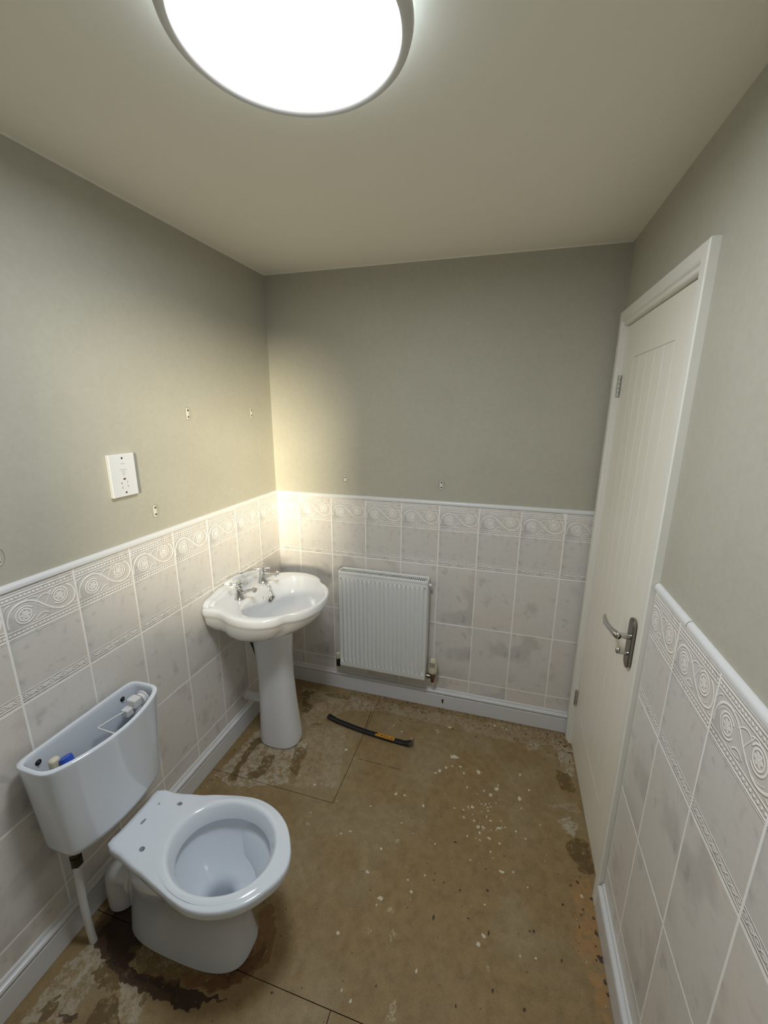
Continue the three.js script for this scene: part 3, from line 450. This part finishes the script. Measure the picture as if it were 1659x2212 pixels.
// ---------------------------------------------------------------- basin
{
  const t = thing('pedestal_basin', 'white scalloped ceramic basin on a pedestal with two chrome taps', 'basin', [0, 0, 0.467]);
  const N = 160, cx = 0.30;
  const outer = polar([[0.008, 0], [0.008, 0.12], [0.008, 0.19], [0.008, 0.215], [0.010, 0.227], [0.022, 0.229], [0.05, 0.227], [0.085, 0.226], [0.12, 0.236], [0.155, 0.252], [0.195, 0.264], [0.25, 0.270], [0.305, 0.262], [0.35, 0.240], [0.378, 0.213], [0.392, 0.186], [0.405, 0.172], [0.43, 0.157], [0.46, 0.125], [0.482, 0.082], [0.494, 0.035], [0.496, 0]], cx, N);
  const inner = polar([[0.160, 0], [0.160, 0.06], [0.165, 0.12], [0.182, 0.178], [0.212, 0.214], [0.25, 0.229], [0.30, 0.224], [0.345, 0.205], [0.385, 0.176], [0.425, 0.137], [0.455, 0.095], [0.474, 0.048], [0.480, 0]], cx, N);
  const at = (r, y) => r.map(([x, z]) => [x, typeof y === 'function' ? y(x, z) : y, z]);
  const between = (A, B, k) => A.map(([x, z], i) => [mix(x, B[i][0], k), mix(z, B[i][1], k)]);
  const sc = (r, kx, kz, x0) => r.map(([x, z]) => [x0 + (x - x0) * kx, z * kz]);
  const egg = (ax, az, x0) => Array.from({ length: N }, (_, i) => { const a = -Math.PI + (i + 0.5) / N * 2 * Math.PI; return [x0 + ax * Math.cos(a), az * Math.sin(a)]; });
  const R = [
    at(egg(0.02, 0.02, 0.285), 0.672), at(egg(0.05, 0.06, 0.29), 0.675), at(sc(inner, 0.5, 0.5, 0.29), 0.685), at(sc(inner, 0.72, 0.72, 0.29), 0.705), at(sc(inner, 0.86, 0.87, 0.29), 0.738), at(sc(inner, 0.94, 0.95, 0.30), 0.772), at(sc(inner, 0.98, 0.98, 0.31), 0.797), at(inner, 0.808), at(between(inner, outer, 0.2), 0.8125), at(between(inner, outer, 0.7), 0.8125), at(between(inner, outer, 0.9), 0.811), at(between(inner, outer, 0.975), 0.806), at(outer, 0.797), at(outer, 0.782), at(sc(outer, 0.99, 0.988, 0.03), 0.771), at(sc(outer, 0.968, 0.962, 0.02), 0.765),
    at(sc(outer, 0.962, 0.955, 0.02), 0.755), at(sc(outer, 0.93, 0.93, 0.012), 0.725), at(between(sc(outer, 0.86, 0.90, 0.012), egg(0.19, 0.20, 0.2), 0.25), 0.690), at(between(sc(outer, 0.78, 0.84, 0.012), egg(0.17, 0.17, 0.19), 0.5), 0.662), at(between(sc(outer, 0.68, 0.7, 0.012), egg(0.15, 0.13, 0.185), 0.7), 0.640), at(egg(0.12, 0.10, 0.195), 0.622),
  ];
  const bowl = mesh('bowl', cut(skin(R, { capStart: true, capEnd: true }), [new THREE.CylinderGeometry(0.0105, 0.0105, 0.07, 24).rotateZ(Math.PI / 2).scale(1, 1, 0.6).translate(0.145, 0.768, -0.015)]), M.basin, t);
  const up = new THREE.Shape();
  const half = [[0, 0.050], [0.03, 0.049], [0.052, 0.044], [0.062, 0.036], [0.075, 0.036], [0.10, 0.035], [0.13, 0.029], [0.165, 0.022], [0.192, 0.017], [0.208, 0.006], [0.212, -0.002]];
  const curve = [...half.slice().reverse().map(([z, y]) => new THREE.Vector2(-z, y)), ...half.slice(1).map(([z, y]) => new THREE.Vector2(z, y))];
  up.moveTo(-0.212, -0.01); up.lineTo(-0.212, -0.002); up.splineThru(curve.slice(1)); up.lineTo(0.212, -0.01); up.closePath();
  const ug = swapXZ(extrude(up, 0.016, { bevelEnabled: true, bevelThickness: 0.006, bevelSize: 0.005, bevelSegments: 4, curveSegments: 60 })); ug.translate(0.015, 0.812, 0);
  mesh('upstand', ug, M.basin, bowl);
  const up2 = swapXZ(extrude(up, 0.010, { bevelEnabled: true, bevelThickness: 0.006, bevelSize: 0.003, bevelSegments: 4, curveSegments: 60 })); up2.scale(1, 0.62, 0.93); up2.translate(0.038, 0.813, 0);
  mesh('upstand_moulding', up2, M.basin, bowl);
  mesh('waste', lathe([[0, 0.001], [0.016, 0.001], [0.02, 0.003], [0.023, 0.0]], 28).translate(0.285, 0.673, 0), M.chrome, bowl);
  // pedestal
  const foot = (x0, x1, hz, pw = 2.4) => Array.from({ length: 72 }, (_, i) => { const a = i / 72 * 2 * Math.PI, c = Math.cos(a), s = Math.sin(a), q = Math.pow(Math.pow(Math.abs(c), pw) + Math.pow(Math.abs(s), pw), -1 / pw); return [(x0 + x1) / 2 + (x1 - x0) / 2 * q * c, hz * q * s]; });
  mesh('pedestal', skin([at(foot(0.125, 0.333, 0.083, 2.6), 0.002), at(foot(0.124, 0.335, 0.085, 2.6), 0.012), at(foot(0.126, 0.331, 0.083, 2.6), 0.06), at(foot(0.13, 0.318, 0.077), 0.2), at(foot(0.13, 0.306, 0.073), 0.36), at(foot(0.125, 0.305, 0.074), 0.5), at(foot(0.115, 0.312, 0.080), 0.6), at(foot(0.11, 0.32, 0.086), 0.65)], { capStart: true, capEnd: true }), M.basin, t);
  // taps
  for (const z of [-0.097, 0.097]) {
    const tap = new THREE.Group(); tap.name = 'tap'; tap.position.set(0.118, 0.8125, z); t.add(tap);
    mesh('tap_body', lathe([[0, 0], [0.0245, 0], [0.0245, 0.004], [0.022, 0.008], [0.0195, 0.022], [0.0165, 0.038], [0.0155, 0.052], [0.017, 0.055], [0.017, 0.059], [0.010, 0.061], [0.008, 0.066], [0, 0.066]], 32), M.chrome, tap);
    mesh('spout', merge([tube([[0.008, 0.03, 0], [0.03, 0.037, 0], [0.055, 0.047, 0], [0.078, 0.056, 0]], 0.0068, 24, 14), lathe([[0, 0], [0.009, 0], [0.0105, 0.004], [0.0105, 0.018], [0.0085, 0.021], [0, 0.021]], 20).rotateZ(-0.35).translate(0.078, 0.044, 0)]), M.chrome, tap);
    const hd = [lathe([[0, 0], [0.008, 0], [0.011, 0.004], [0.010, 0.012], [0.004, 0.016], [0, 0.016]], 20).translate(0, 0.064, 0)];
    for (let k = 0; k < 4; k++) { const a = k * Math.PI / 2 + 0.5; hd.push(new THREE.CylinderGeometry(0.0028, 0.0036, 0.019, 12).rotateZ(Math.PI / 2).translate(0.017, 0.071, 0).rotateY(a), new THREE.SphereGeometry(0.0062, 14, 10).translate(0.0285, 0.071, 0).rotateY(a)); }
    mesh('cross_handle', merge(hd).translate(0, -0.064, 0).scale(1.2, 1.2, 1.2).translate(0, 0.064, 0), M.chrome, tap);
  }
  // plug on its chain
  mesh('plug_chain', merge([tube([[0.135, 0.822, -0.075], [0.152, 0.815, -0.068], [0.165, 0.805, -0.062], [0.178, 0.78, -0.06], [0.192, 0.752, -0.058]], 0.0018, 40, 8), tube([[0.135, 0.822, -0.079], [0.158, 0.815, -0.079], [0.170, 0.80, -0.075], [0.183, 0.775, -0.068], [0.194, 0.752, -0.060]], 0.0014, 40, 8)]), M.chrome, t);
  mesh('plug', lathe([[0, 0], [0.016, 0], [0.018, 0.004], [0.0185, 0.010], [0.015, 0.013], [0, 0.014]], 28).rotateZ(1.0).translate(0.190, 0.744, -0.058), M.steel, t);
  const w = new THREE.Group(); w.name = 'waste_pipe'; w.position.set(0, 0.188, -0.022); t.add(w);
  mesh('pipe', new THREE.CylinderGeometry(0.021, 0.021, 0.15, 28).rotateZ(Math.PI / 2).translate(0.08, 0, 0), M.plastic, w);
  mesh('collar', lathe([[0.021, 0], [0.026, 0], [0.026, 0.012], [0.021, 0.014]], 28).rotateZ(-Math.PI / 2).translate(0.021, 0, 0), M.plastic, w);
  const f = new THREE.Group(); f.name = 'supply_hose'; f.position.set(0.06, 0.55, -0.007); t.add(f);
  mesh('hose', tube([[-0.03, 0.10, 0.0], [-0.005, 0.04, 0.0], [0.02, -0.02, 0], [0.055, -0.12, 0], [0.085, -0.24, 0]], 0.0065, 30, 10), M.black, f);
  mesh('nut', new THREE.CylinderGeometry(0.01, 0.01, 0.03, 6).rotateZ(0.42).translate(-0.016, 0.067, 0), M.chrome, f);
}

// ---------------------------------------------------------------- radiator
{
  const t = thing('radiator', 'white ribbed panel radiator fixed low on the tiled wall', 'radiator', [0.41, 0.214, 0]);
  const w = 0.496, h = 0.583, zf = 0.1, nf = 19, nx = nf * 10 + 4, ys = [0, 0.003, 0.026, 0.034, 0.042, 0.05, 0.3, 0.53, 0.537, 0.545, 0.552, h - 0.003, h];
  const rings = ys.map((y) => Array.from({ length: nx + 1 }, (_, i) => {
    const u = i / nx, x = 0.008 + u * (w - 0.016), m = smooth(0.03, 0.044, y) * (1 - smooth(0.535, 0.547, y)), f = (x - 0.018) / (w - 0.036) * nf;
    const rib = f < 0 || f > nf ? 0 : Math.pow(0.5 + 0.5 * Math.cos((f - 0.5 - Math.floor(f)) * 2 * Math.PI), 0.5);
    const edge = (y < 0.002 || y > h - 0.002) ? 0.004 : 0;
    return [x, y, zf - 0.004 + (m ? (rib - 0.62) * 0.012 * m : 0) - edge];
  }));
  mesh('front_panel', skin(rings.reverse(), { closed: false }), M.radiator, t);
  mesh('back_panel', rbox(0.006, w - 0.006, 0.004, h - 0.006, 0.032, 0.042, 0.003), M.radiator, t);
  for (const x of [0, w - 0.0085]) mesh('side_panel', rbox(x, x + 0.0085, 0.002, h + 0.004, 0.03, zf - 0.003, 0.003), M.radiator, t);
  mesh('top_frame', merge([rbox(0, w, h - 0.014, h + 0.004, 0.03, 0.042, 0.003), rbox(0, w, h - 0.014, h + 0.002, zf - 0.010, zf - 0.002, 0.003), box(0.008, w - 0.008, 0.02, h - 0.12, 0.058, 0.066)]), M.radiator, t);
  const bars = []; for (let i = 0; i < 46; i++) { const x = 0.016 + i * (w - 0.032) / 45; bars.push(box(x - 0.0017, x + 0.0017, h - 0.006, h - 0.001, 0.041, zf - 0.010)); }
  mesh('grille', merge(bars), M.radiator, t);
  mesh('bleed_plug', new THREE.CylinderGeometry(0.009, 0.009, 0.014, 6).rotateZ(Math.PI / 2).translate(w + 0.006, h - 0.036, 0.05), M.radiator, t);
  for (const x of [0.08, w - 0.11]) mesh('wall_bracket', box(x, x + 0.03, 0.1, 0.5, 0.004, 0.034), M.radiator, t);
  const v = new THREE.Group(); v.name = 'thermostatic_valve'; t.add(v); v.position.set(w + 0.037, 0, 0.062);
  const head = [];
  mesh('valve_head', lathe([[0, 0.125], [0.010, 0.1245], [0.016, 0.120], [0.020, 0.108], [0.0228, 0.085], [0.0245, 0.062], [0.0245, 0.045], [0.021, 0.038], [0.010, 0.034], [0, 0.034]], 40), M.cream, v);
  for (const a of [-0.45, 0, 0.45]) mesh('slot', rbox(-0.0018, 0.0018, 0.078, 0.108, 0.019, 0.0233, 0.001).rotateY(a), M.dark, v);
  mesh('valve_body', merge([cyl(0.013, 0.013, 0.04).translate(0, 0.018, 0), new THREE.CylinderGeometry(0.010, 0.010, 0.04, 20).rotateZ(Math.PI / 2).translate(-0.022, 0.012, 0), new THREE.CylinderGeometry(0.015, 0.015, 0.014, 6).rotateZ(Math.PI / 2).translate(-0.022, 0.012, 0), new THREE.CylinderGeometry(0.016, 0.016, 0.012, 6).translate(0, 0.030, 0)]), M.steel, v);
  mesh('pipe_tail', tube([[0, 0.0, 0], [0, -0.012, 0], [0, -0.022, -0.006], [0, -0.024, -0.03], [0, -0.024, -0.058]], 0.0085, 24, 14), M.copper, v);
  const l = new THREE.Group(); l.name = 'lockshield_valve'; t.add(l); l.position.set(-0.024, 0, 0.062);
  mesh('valve_cap', lathe([[0, 0.06], [0.012, 0.06], [0.0150, 0.056], [0.0138, 0.03], [0.0115, 0.018], [0, 0.018]], 28), M.cream, l);
  mesh('valve_body', merge([cyl(0.013, 0.013, 0.045).translate(0, -0.002, 0), new THREE.CylinderGeometry(0.010, 0.010, 0.032, 18).rotateZ(Math.PI / 2).translate(0.016, 0.0, 0)]), M.dark, l);
  mesh('pipe_tail', tube([[0, -0.018, 0], [0, -0.022, -0.006], [0, -0.023, -0.03], [0, -0.023, -0.058]], 0.0085, 20, 12), M.dark, l);
}

// ---------------------------------------------------------------- pry bar on the floor
{
  const a = [0.408, 0.283], b = [0.884, 0.343], L = Math.hypot(b[0] - a[0], b[1] - a[1]);
  const t = thing('pry_bar', 'black flat pry bar with a yellow sticker lying on the floor', 'pry bar', [a[0], 0, a[1]]);
  t.rotation.y = -Math.atan2(b[1] - a[1], b[0] - a[0]);
  const path = [], n = 46;
  for (let i = 0; i <= n; i++) { const u = i / n, x = u * L, y = 0.0085 + 0.011 * smooth(0.13, 0, u) + 0.036 * smooth(0.925, 1.0, u) * 0.25; path.push([x, y, 0.012 * Math.sin(u * Math.PI) - 0.004, u]); }
  const ring = (q) => { const hw = 0.0135 + 0.002 * smooth(0.1, 0, q[3]) + 0.004 * smooth(0.92, 1, q[3]), th = mix(0.0075, 0.0024, smooth(0.12, 0, q[3])), pts = []; for (let k = 0; k < 16; k++) { const an = k / 16 * 2 * Math.PI, c = Math.cos(an), s = Math.sin(an), e = Math.pow(Math.pow(Math.abs(c), 4) + Math.pow(Math.abs(s), 4), -0.25); pts.push([q[0], q[1] + th * e * s, q[2] + hw * e * c]); } return pts; };
  const bar = mesh('bar', skin(path.map(ring), { capStart: true, capEnd: true }), M.black, t);
  // claw: the end turned up at a right angle
  const claw = []; for (let i = 0; i <= 10; i++) { const u = i / 10, an = u * 1.45; claw.push(Array.from({ length: 14 }, (_, k) => { const p2 = k / 14 * 2 * Math.PI, r = 0.018, th = mix(0.007, 0.0022, u), hw = mix(0.0155, 0.0195, u), nx = Math.sin(an), ny = -Math.cos(an); const cxp = L - 0.004 + r * Math.sin(an) + 0, cyp = 0.0175 + r * (1 - Math.cos(an)) + Math.max(0, u - 0.6) * 0.014; return [cxp + nx * th * Math.sin(p2), cyp + ny * th * Math.sin(p2), -0.004 + hw * Math.cos(p2)]; })); }
  mesh('claw', skin(claw, { capStart: true, capEnd: true }), M.steel, t);
  const st = document.createElement('canvas'); st.width = 256; st.height = 64; const g = st.getContext('2d'); g.fillStyle = '#c98a1c'; g.fillRect(0, 0, 256, 64); g.strokeStyle = '#1a140a'; g.lineWidth = 7; g.lineCap = 'round';
  for (const [x0, y0, x1, y1] of [[20, 22, 60, 22], [26, 20, 20, 44], [72, 44, 92, 20], [92, 20, 104, 42], [84, 34, 100, 34], [112, 22, 148, 24], [128, 22, 124, 46], [160, 20, 158, 44], [158, 44, 190, 46], [204, 24, 232, 40], [232, 24, 206, 42]]) { g.beginPath(); g.moveTo(x0, y0); g.lineTo(x1, y1); g.stroke(); }
  g.fillStyle = '#17140f'; g.beginPath(); g.moveTo(0, 0); g.lineTo(26, 0); g.lineTo(0, 40); g.fill();
  const tex = new THREE.CanvasTexture(st); tex.colorSpace = THREE.SRGBColorSpace;
  const i0 = Math.round(0.60 * n), i1 = Math.round(0.83 * n), v = [], uv = [], ix = [];
  for (let i = i0; i <= i1; i++) { const q = path[i]; for (const s of [-1, 1]) { v.push(q[0], q[1] + 0.0079, q[2] + s * 0.0115); uv.push((i - i0) / (i1 - i0), s > 0 ? 0 : 1); } }
  for (let i = 0; i < i1 - i0; i++) ix.push(2 * i, 2 * i + 1, 2 * i + 3, 2 * i, 2 * i + 3, 2 * i + 2);
  const sg = new THREE.BufferGeometry(); sg.setAttribute('position', new THREE.Float32BufferAttribute(v, 3)); sg.setAttribute('uv', new THREE.Float32BufferAttribute(uv, 2)); sg.setIndex(ix); sg.computeVertexNormals();
  mesh('sticker', sg, std(0xffffff, 0.45, { map: tex }), bar);
}

// ---------------------------------------------------------------- shaver socket
{
  const t = thing('shaver_socket', 'white shaver socket plate on the painted wall', 'socket', [-0.002, 1.44, 0.977]);
  const pin = (y, z, a) => box(0.0035, 0.02, -0.0042, 0.0042, -0.002, 0.002).rotateX(a).translate(0, y, z);
  mesh('plate', cut(rbox(0, 0.0135, -0.0715, 0.0715, -0.0495, 0.0495, 0.0022), [pin(-0.026, 0.011, 0.35), pin(-0.024, -0.011, -0.25), pin(-0.041, 0.0105, 0.1), pin(-0.0385, -0.0115, 0.4)]), M.white, t);
  for (const y of [0.058, -0.058]) mesh('screw', lathe([[0, 0.001], [0.003, 0.001], [0.0036, 0]], 16).rotateZ(-Math.PI / 2).translate(0.0135, y, 0), M.steel, t);
  mesh('neon_indicator', rbox(0.0128, 0.0146, -0.0145, -0.0095, -0.0045, 0.0045, 0.0006), std(0x4a0d18, 0.3), t);
  const c = document.createElement('canvas'); c.width = 256; c.height = 256; const g = c.getContext('2d'); g.fillStyle = '#dcdcdb'; g.fillRect(0, 0, 256, 256); g.fillStyle = '#6f7472'; g.textAlign = 'center'; g.strokeStyle = '#8b908e'; g.lineWidth = 4;
  for (const [x, w] of [[88, 8], [104, 12], [120, 14], [138, 14], [156, 12]]) g.fillRect(x, 30, w, 8); g.font = '22px sans-serif'; g.fillText('SHAVERS ONLY', 128, 142);
  g.strokeRect(92, 158, 34, 44); g.strokeRect(134, 158, 30, 44); g.beginPath(); g.arc(128, 226, 9, 0, 7); g.fill();
  const tex = new THREE.CanvasTexture(c); tex.colorSpace = THREE.SRGBColorSpace;
  mesh('print', new THREE.PlaneGeometry(0.05, 0.05).rotateY(Math.PI / 2).translate(0.01362, 0.021, 0), std(0xffffff, 0.35, { map: tex }), t);
}

// ---------------------------------------------------------------- old wall fixings left in the paint
{
  const proto = (ovalR) => {
    const t = new THREE.Group();
    const s = new THREE.Shape(); s.absellipse(0, 0, 0.017, 0.026, 0, 2 * Math.PI);
    const h = new THREE.Path(); h.absellipse(0, 0, 0.0158, 0.0248, 0, 2 * Math.PI, true); s.holes.push(h);
    mesh('paint_edge', extrude(s, 0.0008, { curveSegments: 24 }), std(0x9f9a8a, 0.8), t);
    mesh('filler_patch', rbox(-0.0062, 0.0062, -0.0215, 0.0215, 0, 0.0012, 0.0005), std(0xd8d6cc, 0.8), t);
    for (const y of [0.0135, -0.0125]) { mesh('hole_shade_plug', lathe([[0, 0.0004], [0.0016, 0.0006], [0.0026, 0.0014], [0.0038, 0.0016], [0.0044, 0]], 18).rotateX(Math.PI / 2).translate(0.0005, y, 0.0008), std(0x5d574b, 0.6), t); }  // solid plugs, their dark colour stands in for shade inside the screw holes
    return t;
  };
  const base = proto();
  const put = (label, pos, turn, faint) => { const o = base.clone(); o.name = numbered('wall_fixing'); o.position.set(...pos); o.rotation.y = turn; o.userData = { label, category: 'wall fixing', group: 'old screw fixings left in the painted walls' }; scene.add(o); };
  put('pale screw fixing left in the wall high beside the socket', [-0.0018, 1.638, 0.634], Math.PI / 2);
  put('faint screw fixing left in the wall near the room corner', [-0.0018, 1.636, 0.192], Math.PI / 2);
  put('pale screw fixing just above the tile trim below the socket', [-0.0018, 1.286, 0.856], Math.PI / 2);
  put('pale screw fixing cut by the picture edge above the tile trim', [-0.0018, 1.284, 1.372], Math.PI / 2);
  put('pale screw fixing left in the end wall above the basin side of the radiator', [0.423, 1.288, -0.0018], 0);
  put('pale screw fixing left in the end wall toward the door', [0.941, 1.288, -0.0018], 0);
}

// ---------------------------------------------------------------- crumbs of old plaster and tile glue swept along the skirting
{
  const n = 260, im = new THREE.InstancedMesh(new THREE.DodecahedronGeometry(1, 0), std(0xffffff, 0.9), n), m = new THREE.Matrix4(), q = new THREE.Quaternion(), c = new THREE.Color();
  for (let i = 0; i < n; i++) {
    const k = rnd(); let x, z;
    if (k < 0.55) { x = 0.36 + rnd() * 1.28; z = 0.026 + rnd() * rnd() * 0.16; } else if (k < 0.75) { x = W - 0.03 - rnd() * rnd() * 0.12; z = 0.86 + rnd() * 0.75; } else if (k < 0.9) { x = 0.03 + rnd() * rnd() * 0.2; z = 0.3 + rnd() * 0.55; } else { x = W - 0.02 - rnd() * 0.12; z = 0.05 + rnd() * 0.2; }
    const r = 0.0008 + rnd() * rnd() * 0.0028; q.setFromEuler(new THREE.Euler(rnd() * 6, rnd() * 6, rnd() * 6));
    m.compose(new THREE.Vector3(x, r * 0.6, z), q, new THREE.Vector3(r * (0.8 + rnd()), r * 0.8, r * (0.8 + rnd() * 0.8))); im.setMatrixAt(i, m);
    c.set(rnd() < 0.68 ? 0x2a2119 : 0xb9b2a0); im.setColorAt(i, c);
  }
  im.name = 'debris'; im.userData = { label: 'dark and pale crumbs scattered on the floor along the skirting', category: 'debris', kind: 'stuff' }; im.castShadow = im.receiveShadow = true; scene.add(im);
}

renderer.render(scene, camera);
